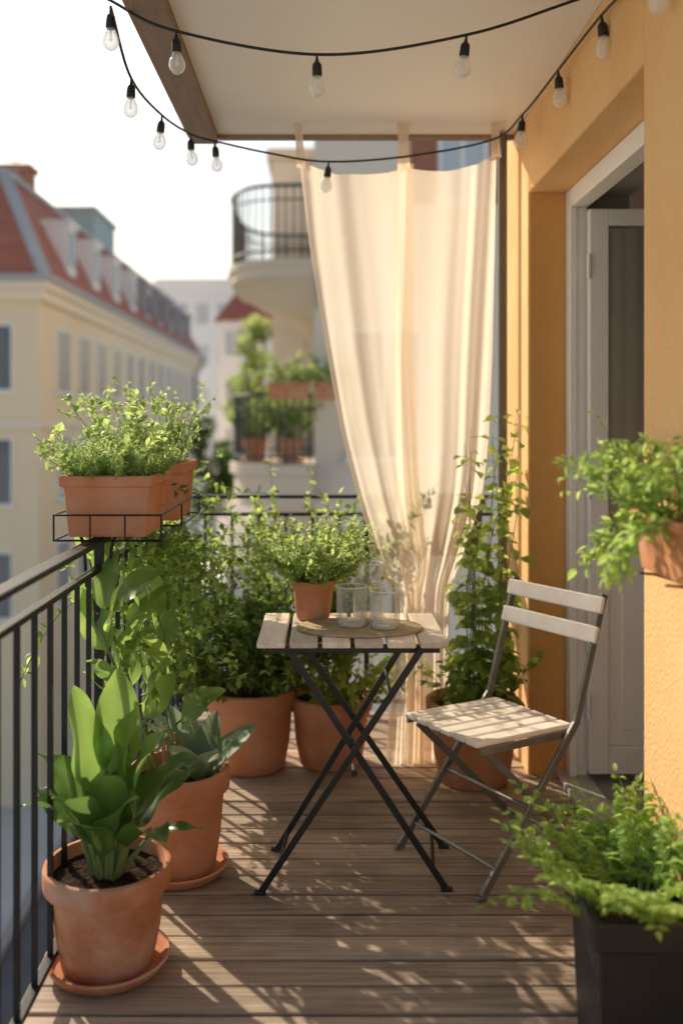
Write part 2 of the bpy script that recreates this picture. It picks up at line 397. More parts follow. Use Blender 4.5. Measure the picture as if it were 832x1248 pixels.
for z in (.3,1.1,1.9):
    m=MB(); m.tube([(xa-.004,y0-.006,z-.045),(xa-.004,y0-.006,z+.045)],.008,10); m.build('hinge','white',door,True)
m=MB()
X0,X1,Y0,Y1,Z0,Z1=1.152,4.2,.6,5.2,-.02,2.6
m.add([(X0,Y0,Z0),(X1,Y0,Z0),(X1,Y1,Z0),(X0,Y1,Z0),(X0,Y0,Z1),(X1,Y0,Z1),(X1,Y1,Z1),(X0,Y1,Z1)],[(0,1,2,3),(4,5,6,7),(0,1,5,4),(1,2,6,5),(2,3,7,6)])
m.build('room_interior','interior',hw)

# pole beside the curtain
pl=thing('pole','slim grey pole standing at the wall end beside the curtain','pole',(.715,3.79,0))
m=MB(); m.tube([(.715,3.79,.01),(.715,3.79,2.49)],.019,16); m.build('shaft','poledark',pl,True)
m=MB(); m.lathe([(0,0),(.04,0),(.04,.006),(.022,.012),(.02,.012)],(.715,3.79,.002),20); m.build('base_plate','greymetal',pl,True)

# ------------------------------------------------------------------ railing
rl=thing('railing','black metal balcony railing with upright bars along the deck edge','railing',(-.65,4.29,0))
m=MB(); m.box(-.672,-.628,-.8,4.312,.985,1.0); m.box(-.628,.765,4.268,4.312,.985,1.0); m.build('top_rail','black',rl,bevel=.003)
m=MB(); m.box(-.662,-.638,-.8,4.302,.905,.92); m.box(-.638,.765,4.278,4.302,.905,.92); m.build('middle_rail','black',rl,bevel=.002)
m=MB(); m.box(-.662,-.638,-.8,4.302,.055,.07); m.box(-.638,.765,4.278,4.302,.055,.07); m.build('bottom_rail','black',rl,bevel=.002)
ys=[.9+.122*i for i in range(28)]
for i,yy in enumerate(ys):
    pst=i in (3,15)
    b=MB(); b.box(-.656,-.644,yy-.006,yy+.006,.071,.904)
    if pst: b=MB(); b.box(-.662,-.638,yy-.012,yy+.012,.002,.984)
    b.build('post' if pst else 'baluster','black',rl)
for i in range(11):
    xx=-.54+.122*i; b=MB(); b.box(xx-.006,xx+.006,4.284,4.296,.071,.904)
    if i==6: b=MB(); b.box(xx-.012,xx+.012,4.278,4.302,.002,.984)
    b.build('post' if i==6 else 'baluster','black',rl)
b=MB(); b.box(-.668,-.632,4.272,4.308,.002,.984); b.build('post','black',rl)

# ------------------------------------------------------------------ curtain
cu=thing('curtain','sheer cream curtain hanging from the ceiling edge and gathered in at its lower half','curtain',(.3,3.674,0))
YC=3.674; sC=F/YC
def sm(pts):
    ys=[p[0] for p in pts]; xs=[p[1] for p in pts]
    g=np.linspace(150,950,161); a=np.interp(g,ys,xs); k=np.ones(5)/5; p=np.pad(a,2,mode='edge'); p=np.convolve(p,k,'valid'); p=np.convolve(np.pad(p,2,mode='edge'),k,'valid'); return g,p
A_L=sm([(190,364),(300,377),(430,398),(520,414),(600,434),(650,449),(688,459),(703,465),(720,481),(760,483),(850,476),(945,468)])
A_R=sm([(190,503),(430,503),(600,511),(660,518),(690,522),(720,512),(760,513),(850,516),(945,518)])
B_L=sm([(190,486),(430,482),(600,484),(660,486),(700,489),(730,493),(850,494),(945,492)])
B_R=sm([(175,606),(300,604),(430,601),(540,596),(600,589),(650,575),(690,560),(720,549),(760,547),(850,549),(945,548)])
def cloth(EL,ER,ytl,ytr,sag,nf,dy,w0,ph0,bulge,ka):
    m=MB(); rows=[]
    for i in range(131):
        v=i/130; row=[]
        for j in range(131):
            u=j/130; yt=ytl+(ytr-ytl)*u+sag*math.sin(PI*u)**.8
            py=yt+(929-yt)*v
            xl=np.interp(py,*EL); xr=np.interp(py,*ER); w=xr-xl
            comp=max(0,1-w/w0)
            amp=.0098+ka*comp**1.1
            uw=u+.035*math.sin(5.1*u+ph0)+.02*math.sin(11*u+2*ph0)
            ph=2*PI*(nf*uw+.26*math.sin(2.2*v+4*u+ph0))+ph0
            env=.55+.45*math.sin(3.7*u+2.1*v+ph0*1.7)
            fy=amp*(math.sin(ph)+.38*math.sin(2.3*ph+1.3+2*v)*(.6+comp)+.25*comp*math.sin(4.1*ph+.4))*(.5+.8*env)
            fy+=.010*math.sin(2*PI*1.1*u+3.3*v+ph0)*(1-comp)
            px=xl+w*u+2.5*math.sin(9*v+ph0)*math.sin(PI*u)*(1-comp)
            bl=math.exp(-((py-690)/24)**2); fy-=bulge*bl*math.sin(PI*u)
            q=at(px,py,YC); row.append(V((q.x,YC+dy+fy,max(q.z,.005))))
        rows.append(row)
    m.grid(rows); return m
cloth(A_L,A_R,197,200,17,3.0,-.020,138.,.6,.07,.017).build('cloth_panel','curtain',cu,True,ang=0)
cloth(B_L,B_R,199,184,15,2.6,.020,122.,2.1,.02,.012).build('cloth_panel','curtain',cu,True,ang=0)
for (px,py,wd) in ((367,199,.028),(492,202,.04),(604,186,.03)):
    q=at(px,py,YC); m=MB()
    a=q+V((0,-.012,-.02)); b=V((q.x-.012*(1 if px<400 else .3),YC,2.497))
    for dy in (0,.008):
        pr=[]
        for k in range(7):
            t=k/6; c_=a.lerp(b,t)+V((0,dy,0)); w_=wd*(.5+.25*abs(t-.6)); pr.append([c_+V((-w_,.004*math.sin(k),0)),c_+V((0,-.01,0)),c_+V((w_,.004,0))])
        m.grid(pr)
    m.build('hanging_strap','curtain',cu,True,ang=0)

# ------------------------------------------------------------------ string lights
def cable(ctrl,n=60):
    P=[V(p) for p in ctrl]; P=[P[0]*2-P[1]]+P+[P[-1]*2-P[-2]]; out=[]
    seg=len(P)-3
    for i in range(seg):
        p0,p1,p2,p3=P[i:i+4]
        for k in range(n//seg):
            t=k/(n//seg); out.append(.5*((2*p1)+(-p0+p2)*t+(2*p0-5*p1+4*p2-p3)*t*t+(-p0+3*p1-3*p2+p3)*t**3))
    out.append(P[-2]); return out
def lamp(root,p,tilt=0.,sc=.9):
    p=V(p)
    def TR(mb):
        ca,sa=math.cos(tilt),math.sin(tilt)
        for q in mb.v:
            d=(q-p)*sc; q.x=p.x+d.x*ca+d.z*sa; q.z=p.z-d.x*sa+d.z*ca; q.y=p.y+d.y
    s=MB(); s.lathe([(0,.004),(.005,.004),(.006,-.004),(.012,-.010),(.0145,-.016),(.0155,-.045),(.0135,-.049),(0,-.05)],p,18)
    s.tube([p+V((0,0,.018)),p+V((0,0,.002))],.004,8); TR(s)
    so=s.build('socket','black',root,True)
    b=MB(); b.lathe([(.012,-.0485),(.013,-.054),(.0185,-.064),(.0235,-.076),(.025,-.088),(.0225,-.1),(.015,-.110),(.006,-.1145),(0,-.115)],p,24)
    b.lathe([(0,-.05),(.004,-.05),(.003,-.075),(.006,-.084),(0,-.09)],p,8); TR(b)
    b.build('bulb','bulb',so,True,ang=0)
def strand(label,ctrl,xs,loc):
    t=thing('string_lights',label,'string lights',loc,)
    pts=cable(ctrl,160); m=MB(); m.tube(pts,.0042,7); m.build('cable','black',t,True)
    for (px,py) in xs:
        best=min(pts,key=lambda p:(VX+p.x*F/p.y-px)**2+((HZ-(p.z-H)*F/p.y)-py)**2)
        lamp(t,best+V((0,0,-.016)),U(-.13,.13))
A=2.602
strand('black string of clear bulbs sagging across the front of the ceiling',
   [(-.60,A,2.503),(-.415,A,2.415),(-.01,A,2.348),(.39,A,2.402),(.715,A,2.506)],[(213,42),(388,65),(568,42)],(0,A,2.4))
Yr=3.62
strand('black string of clear bulbs running round the left, rear and wall edges of the ceiling',
   [at(135,8,2.56),at(160,95,2.85),at(197,140,3.2),at(232,163,3.5),at(262,172,Yr),at(330,187,Yr),at(400,197,Yr),at(500,190,Yr),at(600,170,Yr),at(636,140,3.4),at(680,85,2.98),at(738,12,2.52),at(800,-45,2.1),at(850,-85,1.85)],
   [(133,6),(160,96),(197,140),(232,163),(263,173),(399,197),(636,138),(678,86),(735,15),(826,-28)],(0,Yr,2.45))

# ------------------------------------------------------------------ table
tb=thing('bistro_table','folding bistro table with pale slatted top and crossed dark metal legs','table',(.08,2.85,0))
m=MB(); x0,x1,Y0,Y1=-.19,.35,2.65,3.06; n=6; gp=.012; w=(x1-x0-gp*(n-1))/n
for i in range(n): m.box(x0+i*(w+gp),x0+i*(w+gp)+w,Y0,Y1,.698,.715,(.92,.12)[i%2]+U(-.08,.08))
m.build('tabletop','slat',tb,bevel=.004)
m=MB()
for yy in (2.70,3.0): m.box(x0+.02,x1-.02,yy-.011,yy+.011,.676,.697)
m.box(x0+.025,x0+.043,2.711,2.989,.678,.6965); m.box(x1-.043,x1-.025,2.711,2.989,.678,.6965)
m.build('underframe','darkmetal',tb,bevel=.002)
def leg(p,q): 
    m=MB(); m.bar(p,q,.019,.010,(0,1,0)); return m
YB=2.935
for yf in (2.665,YB):
    L_,R_=(-.178,.345) if yf<2.8 else (-.145,.37)
    a=leg((L_,yf,.008),(.275,yf+.01,.69)); a.box(L_-.02,L_+.014,yf-.009,yf+.009,0.002,.010); a.build('leg','darkmetal',tb,bevel=.002)
    a=leg((R_,yf+.02,.008),(-.105,yf+.03,.69)); a.box(R_-.014,R_+.02,yf+.011,yf+.029,0.002,.010); a.build('leg','darkmetal',tb,bevel=.002)
    c=MB(); c.tube([(.085,yf-.012,.345),(.085,yf+.045,.345)],.009,12); c.build('pivot','darkmetal',tb,True)
for p,q in (((-.135,2.665,.065),(-.11,YB,.065)),((.31,2.685,.06),(.335,YB+.02,.06)),((.19,2.675,.56),(.19,YB+.01,.56))):
    m=MB(); m.tube([p,q],.0055,8); m.build('cross_rod','darkmetal',tb,True)

# placemat
pmx=V((.105,2.825,.7155))
m=MB()
prof=[(0,.006)]
for i in range(1,19): prof+= [(i*.01-.005,.0082),(i*.01,.0052)]
prof+=[(.186,.009),(.190,.005),(.187,.0),(0,.0)]
m.lathe(prof,(0,0,0),60); 
for p in m.v: p.y*=.66; p+=pmx
pmat=m.build('placemat','straw',None,True,loc=pmx,ang=0); tag(pmat,'oval woven straw placemat lying under the glasses on the table','placemat')
def tumbler(name,label,x,y,r,h,z,wall=.0032):
    t=thing(name,label,'glass',(x,y,z),'glasses on the table')
    m=MB(); f=lambda th,i: 1+(.075*abs(math.cos(7*th)) if 2<=i<=5 else 0)
    m.lathe([(0,0),(r*.84,0),(r*.88,.004),(r*.89,.012),(r*.93,h*.35),(r*.95,h*.66),(r*.985,h*.70),(r*1.04,h*.985),(r*1.04-wall,h*.985),(r*.98-wall,h*.70),(r*.90-wall,h*.3),(r*.86-wall,.016),(0,.014)],(x,y,z),112,mod=f)
    b=m.build('glass_body','glass',t,True,ang=50)
    m=MB(); rr=r*1.04-.0015; m.tube([(x+rr*math.cos(2*PI*k/48),y+rr*math.sin(2*PI*k/48),z+h*.985) for k in range(49)],.0019,7,cap=False); m.build('rim','glassrim',b,True,ang=0)
    m=MB(); m.lathe([(0,.0015),(r*.83,.0015),(r*.86,.006),(r*.85,.0125),(0,.0128)],(x,y,z),40); m.build('base','glassrim',b,True)
    return t
zt=.7155+.0085
tumbler('glass_tumbler','clear fluted tumbler beside the herb pot, left one of the two front glasses',.083,2.83,.046,.120,zt)
tumbler('glass_tumbler','clear fluted tumbler nearest the right edge of the placemat',.180,2.805,.045,.112,zt)
t=thing('glass_carafe','taller clear glass jug standing behind the two tumblers on the table','jug',(.14,2.985,.7155))
m=MB(); m.lathe([(0,0),(.045,0),(.048,.005),(.049,.08),(.042,.11),(.040,.13),(.046,.172),(.043,.172),(.0375,.131),(.0395,.11),(.0465,.08),(.045,.012),(0,.01)],(.14,2.985,.7155),56); gb=m.build('glass_body','glass',t,True,ang=60)
m=MB(); m.tube([(.14+.0445*math.cos(2*PI*k/48),2.985+.0445*math.sin(2*PI*k/48),.7155+.172) for k in range(49)],.0019,7,cap=False); m.build('rim','glassrim',gb,True,ang=0)

# herb pot on table
o=V((-.035,2.965,.7155)); t=thing('potted_plant','small terracotta pot of bushy fresh herbs on the table top','potted plant',o)
potmesh(o,.070,.125,.72).build('pot','terra',t,True,ang=50); soilmesh(o,.062,.108).build('soil','soil',t,True,ang=0)
st,lf=MB(),MB(); bush(st,lf,o+V((0,0,.105)),.05,74,.205,1.05,.028,.014,20,droop=.3,twigs=3,sr=.0014,cb=(.25,1.0))
st.build('stems','stem',t,True); lf.build('foliage','l_herb',t)

# ------------------------------------------------------------------ chair
ch=thing('folding_chair','folding chair with pale wooden slats and steel legs beside the open door','chair',(.495,2.90,0))
fw=V((-.845,-.535,0)).normalized(); lt=V((fw.y,-fw.x,0)); cc=V((.512,2.90,0))
def C(a,b,z): return cc+fw*a+lt*b+V((0,0,z))
SH=.418
m=MB(); n=6; 
for i in range(n):
    b=-.17+.34*(i+.5)/n
    m.bar(C(-.175,b,SH-.003),C(.205,b,SH+.006),.048,.016,(0,0,1),U(0,1))
m.build('seat','slatx',ch,bevel=.004)
m=MB()
for a in (-.14,.15): m.bar(C(a,-.165,SH-.017),C(a,.165,SH-.017),.02,.014)
m.bar(C(-.165,-.172,SH-.019),C(.19,-.172,SH-.012),.012,.02); m.bar(C(-.165,.172,SH-.019),C(.19,.172,SH-.012),.012,.02)
m.build('seat_frame','greymetal',ch,bevel=.002)
for b in (-.19,.19):
    m=MB(); pts=[C(.205,b,.010),C(-.165,b,SH+.015),C(-.285,b,.80)]
    for i in range(2): m.bar(pts[i],pts[i+1]+(pts[i+1]-pts[i]).normalized()*.006,.012,.024,lt.cross(pts[i+1]-pts[i]))
    q=pts[0]; m.bar(q+fw*-.015+V((0,0,-.002)),q+fw*.02+V((0,0,-.002)),.015,.011)
    m.build('leg','greymetal',ch,bevel=.002)
for b in (-.155,.155):
    m=MB(); p,q=C(.16,b,SH-.022),C(-.245,b,.010); m.bar(p,q,.012,.022,lt.cross(q-p)); m.bar(q+fw*.015+V((0,0,-.002)),q-fw*.02+V((0,0,-.002)),.015,.011)
    m.build('leg','greymetal',ch,bevel=.002)
for p,q in ((C(-.20,-.155,.055),C(-.20,.155,.055)),(C(.15,-.19,.07),C(.15,.19,.07)),(C(.02,-.19,.215),C(.02,.19,.215))):
    m=MB(); m.tube([p,q],.0065,10); m.build('cross_rod','greymetal',ch,True)
for (z,a) in ((.775,-.268),(.688,-.242)):
    m=MB(); m.bar(C(a,-.205,z),C(a,.205,z),.014,.052,V((0,0,1))+fw*-.30,U(.4,1)); m.build('back_slat','slatx',ch,bevel=.005)

# ------------------------------------------------------------------ potted plants on the left
t,o=potted('terracotta pot nearest the camera holding large glossy broad leaves','potted plant',(-.53,2.315,.002),.155,.245,'terra2',bot=.72)
st,lf=MB(),MB()
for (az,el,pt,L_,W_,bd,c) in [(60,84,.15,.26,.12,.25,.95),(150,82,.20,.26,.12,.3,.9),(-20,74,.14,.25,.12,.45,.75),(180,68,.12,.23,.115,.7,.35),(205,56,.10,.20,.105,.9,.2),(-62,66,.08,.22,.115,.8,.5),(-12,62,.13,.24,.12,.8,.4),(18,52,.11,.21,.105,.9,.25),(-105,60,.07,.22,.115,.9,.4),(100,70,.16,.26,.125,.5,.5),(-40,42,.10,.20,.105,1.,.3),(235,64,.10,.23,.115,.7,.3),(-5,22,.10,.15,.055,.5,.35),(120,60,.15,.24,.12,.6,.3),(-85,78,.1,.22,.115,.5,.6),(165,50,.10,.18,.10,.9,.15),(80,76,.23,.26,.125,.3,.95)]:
    az=R(az+U(-8,8)); el=R(el); d=V((math.cos(az)*math.cos(el),math.sin(az)*math.cos(el),math.sin(el)))
    b=o+V((math.cos(az)*.03,math.sin(az)*.03,0)); pts=stempts(b,d*.7+V((0,0,.6)),pt,0,4,.03)
    e=pts[-1]; st.tube(pts,[.0085,.0075,.0065,.0055,.0045],8,.6)
    n=(V((0,0,1))*1-d*d.z); 
    if n.length<.25: n=V((-math.cos(az),-math.sin(az),.2))
    n=(n+V((0,-.2,0))).normalized()
    bleaf(lf,e-d*.004,d,n,L_,W_,bd,.30,c,18,5,.09,U(-.5,.5),.6,.95)
st.build('stems','stem',t,True); lf.build('foliage','l_big',t,True,ang=0)
# second pot
t,o=potted('terracotta pot on a saucer with tall lime leaves and stiff grey-green leaves','potted plant',(-.43,2.80,.002),.15,.30,'terra',bot=.72)
st,lf,lg,rs=MB(),MB(),MB(),MB()
for (dx,dy,lx,ly,L_,k0) in [(-.07,-.02,-.32,-.2,.52,7),(-.03,.04,-.10,-.02,.42,5),(-.06,.0,-.2,-.08,.66,8)]:
    pts=stempts(o+V((dx,dy,0)),(lx,ly,1),L_,-.05,8,.06); st.tube(pts,[.008-.0007*k for k in range(9)],7,.4)
    for k in range(k0):
        tt=.3+.7*k/(k0-1); p,tg=along(pts,tt); az=k*2.4+U(-.7,.7); el=U(.6,1.2) if k<k0-2 else U(1.05,1.45)
        d=V((math.cos(az)*math.cos(el),math.sin(az)*math.cos(el),math.sin(el))); n=(V((0,0,1))-d*d.z+V((U(-.3,.3),-.45,.05))).normalized()
        q=p+d*U(.03,.06); st.tube([p,q],.003,5,.6); sc=U(.75,1.1)
        bleaf(lf,q-d*.005,d,n,.205*sc,.092*sc,U(.2,.8),.25,U(.25,1),12,4,.07,U(-.6,.6),.65,.95)
for k in range(10):
    az=k*2.39+.3; el=U(.75,1.25); d=V((math.cos(az)*math.cos(el),math.sin(az)*math.cos(el),math.sin(el))); n=(V((0,0,1))-d*d.z+V((0,-.15,0))).normalized()
    bleaf(lg,o+V((.06+math.cos(az)*.015,.0+math.sin(az)*.015,-.005)),d,n,U(.20,.26),U(.075,.095),U(.2,.6),.3,U(.3,1),12,4,.03,0,.7,.95)
for k in range(9):
    pts=stempts(o+V((U(-.04,.04),U(-.05,.0),0)),(U(-.2,.1),U(-.2,.1),1),U(.1,.22),0,4,.08); rs.tube(pts,.0035,5)
st.build('stems','stem',t,True); rs.build('dry_stalks','redstem',t,True); lf.build('tall_foliage','l_tall',t,True,ang=0); lg.build('stiff_foliage','l_grey',t,True,ang=0)
# third pot
t,o=potted('wide terracotta pot left of the table with a dense dark green bush','potted plant',(-.285,3.66,.002),.18,.31,'terra',False,.74)
st,lf=MB(),MB(); bush(st,lf,o,.12,92,.48,1.05,.046,.025,26,droop=.35,twigs=4,lean=(-.12,-.08,0),sr=.002,cb=(.05,1))
st.build('stems','bark',t,True); lf.build('foliage','l_dark',t)
# fourth pot
t,o=potted('terracotta pot behind the table legs with a tall airy light green shrub','potted plant',(.025,3.70,.002),.165,.27,'terra',False,.74)
st,lf=MB(),MB(); bush(st,lf,o,.08,32,.78,.26,.05,.026,32,droop=.1,twigs=5,t0=.25,lean=(-.14,.06,0),sr=.0028,cb=(.2,1))
bush(st,lf,o+V((.05,-.03,0)),.09,38,.28,.9,.06,.04,12,droop=.5,sr=.002,cb=(.4,1))
st.build('stems','bark',t,True); lf.build('foliage','l_mid',t)
# fifth: climber by wall
t,o=potted('terracotta pot at the wall corner with slender tall climbing stems','potted plant',(.555,3.52,.002),.175,.30,'terra',False,.74)
st,lf=MB(),MB()
for k in range(15):
    b=o+V((U(-.05,.11),U(-.04,.04),0)); pts=stempts(b,(U(-.04,.10),U(.0,.08),1),U(.6,1.16),0,14,.06)
    for p in pts: p.x=min(max(p.x,.54),.735)+U(-.008,.008); p.y=min(p.y,3.60)
    st.tube(pts,[.003-.00015*q for q in range(15)],5,.5)
    for q in range(28):
        tt=U(.02,1); p,tg=along(pts,tt); d=rdir(); d.z=d.z*.4-.1; L_=U(.04,.076)*(1.25-.55*tt)
        p2=p+d.normalized()*U(.015,.045); p2.x=min(p2.x,.745); st.tube([p,p2],.001,4); sleaf(lf,p2,d+V((-.3 if p2.x>.72 else 0,0,-.2)),L_,L_*.8,U(.15,1),.5)
bush(st,lf,o+V((0,.02,.01)),.11,26,.24,.7,.058,.045,8,droop=.35,sr=.002,cb=(.2,.9))
st.build('stems','stem',t,True); lf.build('foliage','l_mid',t)
# trailing vine along the railing
t=thing('climbing_vine','leafy green vine tumbling down the railing below the terracotta window boxes','vine',(-.62,3.3,.99))
st,lf=MB(),MB()
for k in range(115):
    yy=U(2.85,3.95); xx=U(-.68,-.57); b=V((xx,yy,U(.64,1.0)))
    pts=stempts(b,(U(-.1,.35),U(-.5,.2),U(0,.4)),U(.28,.58),2.2,9,.12); st.tube(pts,.0012,4)
    for q in range(36):
        p,tg=along(pts,U(0,1)); L_=U(.02,.046); sleaf(lf,p,tg*.3+rdir(),L_,L_*.52,U(.05,1),.5)
st.build('stems','stem',t,True); lf.build('foliage','l_vine',t)

# ------------------------------------------------------------------ rail boxes
rk=thing('wire_rack','black wire rack clamped on the railing carrying the terracotta boxes','rack',(-.6,2.98,1.001))
xa,xb,ya,yb=-.744,-.448,2.598,3.385
m=MB()
def loop(z,i=0): 
    q=[(xa+i,ya+i,z),(xb-i,ya+i,z),(xb-i,yb-i,z),(xa+i,yb-i,z)]
    for k in range(4): m.tube([q[k],q[(k+1)%4]],.003,7)
loop(1.078); loop(1.008)
for yy in (ya,ya+.37,yb):
    for xx in (xa,xb): m.tube([(xx,yy,1.008),(xx,yy,1.078)],.003,7)
    m.tube([(xa,yy,1.008),(xb,yy,1.008)],.003,7)
for xx in (xa+.1,xb-.1): m.tube([(xx,ya,1.008),(xx,ya,1.078)],.0026,7); m.tube([(xx,ya,1.008),(xx,yb,1.008)],.0026,6)
m.build('wire_frame','black',rk,True)
for yy in (ya+.12,yb-.12):
    for pp in ([(-.60,yy,1.006),(-.612,yy,.97),(-.616,yy,.86)],[(-.70,yy,1.006),(-.69,yy,.97),(-.684,yy,.86)]):
        m=MB(); m.tube(pp,.005,7); m.build('hook','black',rk,True)
def trough(label,x0,x1,y0,y1,z0,z1,mat='terra',name='flower_box',grp=None,cat='planter',lip=.008):
    t=thing(name,label,cat,((x0+x1)/2,(y0+y1)/2,z0),grp)
    i=.022; h=z1-z0
    def rg(d,z): return (x0+d,x1-d,y0+d,y1-d,z)
    m=MB(); m.rects([rg(i,z0),rg(lip+.003,z0+h*.82),rg(0,z0+h*.83),rg(0,z1),rg(.016,z1),rg(.02,z0+h*.85)]); m.build('box',mat,t,bevel=.004)
    m=MB(); rows=[[V((x0+.02+(x1-x0-.04)*a/10,y0+.02+(y1-y0-.04)*b/16,z0+h*.87+U(-.003,.006))) for a in range(11)] for b in range(17)]; m.grid(rows); m.build('soil','soil',t,True,ang=0)
    return t,V(((x0+x1)/2,(y0+y1)/2,z0+h*.88))
t,o=trough('front terracotta window box on the railing with feathery herbs',-.735,-.475,2.61,2.93,1.0135,1.185,'terra','flower_box','terracotta boxes on the railing')
st,lf=MB(),MB(); bush(st,lf,o,.14,180,.13,.75,.026,.006,32,droop=.2,sr=.0012,cb=(.2,1),xy=(.85,1.05),out=.8)
bush(st,lf,o+V((-.04,0,0)),.12,13,.20,.7,.04,.026,13,droop=.35,twigs=2,sr=.0016,cb=(.3,1),lean=(-.2,0,0))
st.build('stems','stem',t,True); lf.build('foliage','l_herb',t)
t,o=trough('rear terracotta window box on the railing with taller leafy sprigs',-.735,-.452,3.04,3.37,1.0135,1.20,'terra','flower_box','terracotta boxes on the railing')
st,lf=MB(),MB(); bush(st,lf,o,.14,90,.16,.6,.03,.008,22,droop=.2,sr=.0015,cb=(.3,1),xy=(.8,1.1))
bush(st,lf,o+V((.0,-.05,0)),.11,22,.30,.45,.04,.022,16,droop=.2,twigs=3,sr=.0018,cb=(.3,1))
st.build('stems','stem',t,True); lf.build('foliage','l_herb',t)
# rear board planter
t,o=trough('grey wooden trough hung on the rear railing behind the curtain',.19,.70,4.09,4.262,.75,1.01,'greywood','flower_box')
st,lf=MB(),MB(); bush(st,lf,o,.07,12,.08,.7,.03,.015,8,xy=(2.4,.8),sr=.0015); st.build('stems','stem',t,True); lf.build('foliage','l_mid',t)
for xx in (.28,.55):
    m=MB(); m.tube([(xx,4.256,.99),(xx,4.266,1.006),(xx,4.314,1.006),(xx,4.318,.95)],.004,6); m.build('hook','black',t,True)

# ------------------------------------------------------------------ right hand planters
t,o=trough('terracotta wall planter fixed on the near house wall with trailing light leaves',.665,.764,1.78,2.07,1.02,1.145,'terra','wall_planter')
for yy in (1.85,2.0):
    m=MB(); m.tube([(.768,yy,.99),(.74,yy,1.0),(.70,yy,1.013),(.668,yy,1.016)],.003,7); m.build('bracket','black',t,True)
st,lf=MB(),MB(); bush(st,lf,o,.1,36,.235,.7,.036,.018,15,droop=.8,sr=.0015,twigs=2,cb=(.2,.9),xy=(.35,1.2),lean=(-.2,0,0))
for k in range(12):
    pts=stempts(o+V((-.03,U(-.12,.12),0)),(U(-.9,-.3),U(-.3,.3),.35),U(.16,.22),2.3,7,.1); st.tube(pts,.0014,5)
    for q in range(14):
        p,tg=along(pts,U(.1,1)); L_=U(.025,.042); sleaf(lf,p,tg*.3+rdir(),L_,L_*.5,U(.2,.9),.5)
st.build('stems','stem',t,True); lf.build('foliage','l_lime',t)

t,o=trough('tall dark planter in the near right corner overflowing with lime green fronds',.535,.762,1.86,2.10,.002,.345,'planter','floor_planter')
st,lf=MB(),MB()
for k in range(50):
    az=U(0,6.28); q=U(.1,1); b=o+V((math.cos(az)*.09*q,math.sin(az)*.1*q,0))
    dx=math.cos(az)*U(.2,.9)-.18; dx=min(dx,.25)
    frond(st,lf,b,(dx,math.sin(az)*.8,1.2),U(.14,.30),.95,.048,.022,6)
st.build('stems','stem',t,True); lf.build('foliage','l_lime',t)

# ================================================================== BACKGROUND
ab=thing('apartment_building','cream apartment building with red tiled mansard roof and a row of dormers','building',(-8,27,-9.5))
XF=-8.0
m=MB(); m.box(-24,XF,26.5,60,-9.5,5.0); m.build('wall','cream',ab)
m=MB(); m.box(-24,XF+.35,26.15,60.3,5.0,5.25); m.box(-24,XF+.2,26.3,60.2,4.7,4.998); m.build('cornice','creamtrim',ab)
m=MB(); m.box(-24,XF+.1,26.4,60.1,1.1,1.35); m.build('string_course','creamtrim',ab)
m=MB(); m.tube([(-24,26.1,5.3),(XF+.4,26.1,5.3),(XF+.4,60.3,5.3)],.1,8); m.build('gutter','greytrim',ab,True)
m=MB(); m.add([(-24,26.2,5.25),(XF+.3,26.2,5.25),(XF+.3,60.2,5.25),(-24,60.2,5.25),(-24,27.9,8.7),(-9.5,27.9,8.7),(-9.5,60,8.7),(-24,60,8.7)],[(0,1,5,4),(1,2,6,5),(2,3,7,6),(4,5,6,7)]); m.build('roof','redroof',ab)
m=MB(); m.bar((XF+.28,26.22,5.3),(-9.5,27.9,8.75),.3,.2); m.bar((-9.5,27.9,8.75),(-9.5,60,8.75),.22,.16); m.bar((-24,27.9,8.75),(-9.5,27.9,8.75),.22,.16); m.build('ridge_flashing','greytrim',ab)
def win(par,c,w,h,axis,pane_mat='farglass',frame='white',name='window'):
    fx=.06; x,y,z=c
    f=MB(); g=MB()
    if axis=='x':
        x2=x+.05
        f.box(x,x2,y-w/2-fx,y-w/2,z,z+h); f.box(x,x2,y+w/2,y+w/2+fx,z,z+h); f.box(x,x2,y-w/2,y+w/2,z+h-fx,z+h); f.box(x,x2+.08,y-w/2-.1,y+w/2+.1,z-.1,z-.001); f.box(x,x2-.01,y-.03,y+.03,z,z+h-fx)
        g.box(x+.004,x+.02,y-w/2,y+w/2,z,z+h-fx)
    else:
        y2=y-.05
        f.box(x-w/2-fx,x-w/2,y2,y,z,z+h); f.box(x+w/2,x+w/2+fx,y2,y,z,z+h); f.box(x-w/2,x+w/2,y2,y,z+h-fx,z+h); f.box(x-w/2-.1,x+w/2+.1,y2-.08,y,z-.1,z-.001); f.box(x-.03,x+.03,y2+.01,y,z,z+h-fx)
        g.box(x-w/2,x+w/2,y-.02,y-.004,z,z+h-fx)
    o=f.build(name,frame,par); g.build('pane',pane_mat,o); return o
for k in range(13):
    for z in (2.2,-1.0,-4.2): win(ab,(XF,28.9+2.45*k,z),1.25,1.9,'x')
for k in range(4):
    for z in (2.2,-1.0,-4.2): win(ab,(-9.3-2.4*k,26.5,z),1.05,1.85,'y')
for k in range(9):
    yy=30.2+3.3*k
    d=MB(); d.box(-9.4,-8.06,yy-.46,yy+.46,5.95,7.5); d.box(-9.5,-7.96,yy-.56,yy+.56,7.502,7.64)
    o=d.build('dormer','palewall' if k<4 else 'greytrim',ab); win_=MB(); win_.box(-8.06,-8.035,yy-.32,yy+.32,6.2,7.35); win_.build('pane','farglass',o)
m=MB(); m.box(-10.6,-9.7,31.0,31.8,8.5,9.6); m.box(-10.7,-9.6,30.9,31.9,9.6,9.75); m.build('chimney','shutter',ab)
m=MB(); m.box(-12,-9.75,40,44,8.5,10.2); m.box(-12.1,-9.65,39.9,44.1,10.2,10.4); m.build('roof_box','zincgreen',ab)
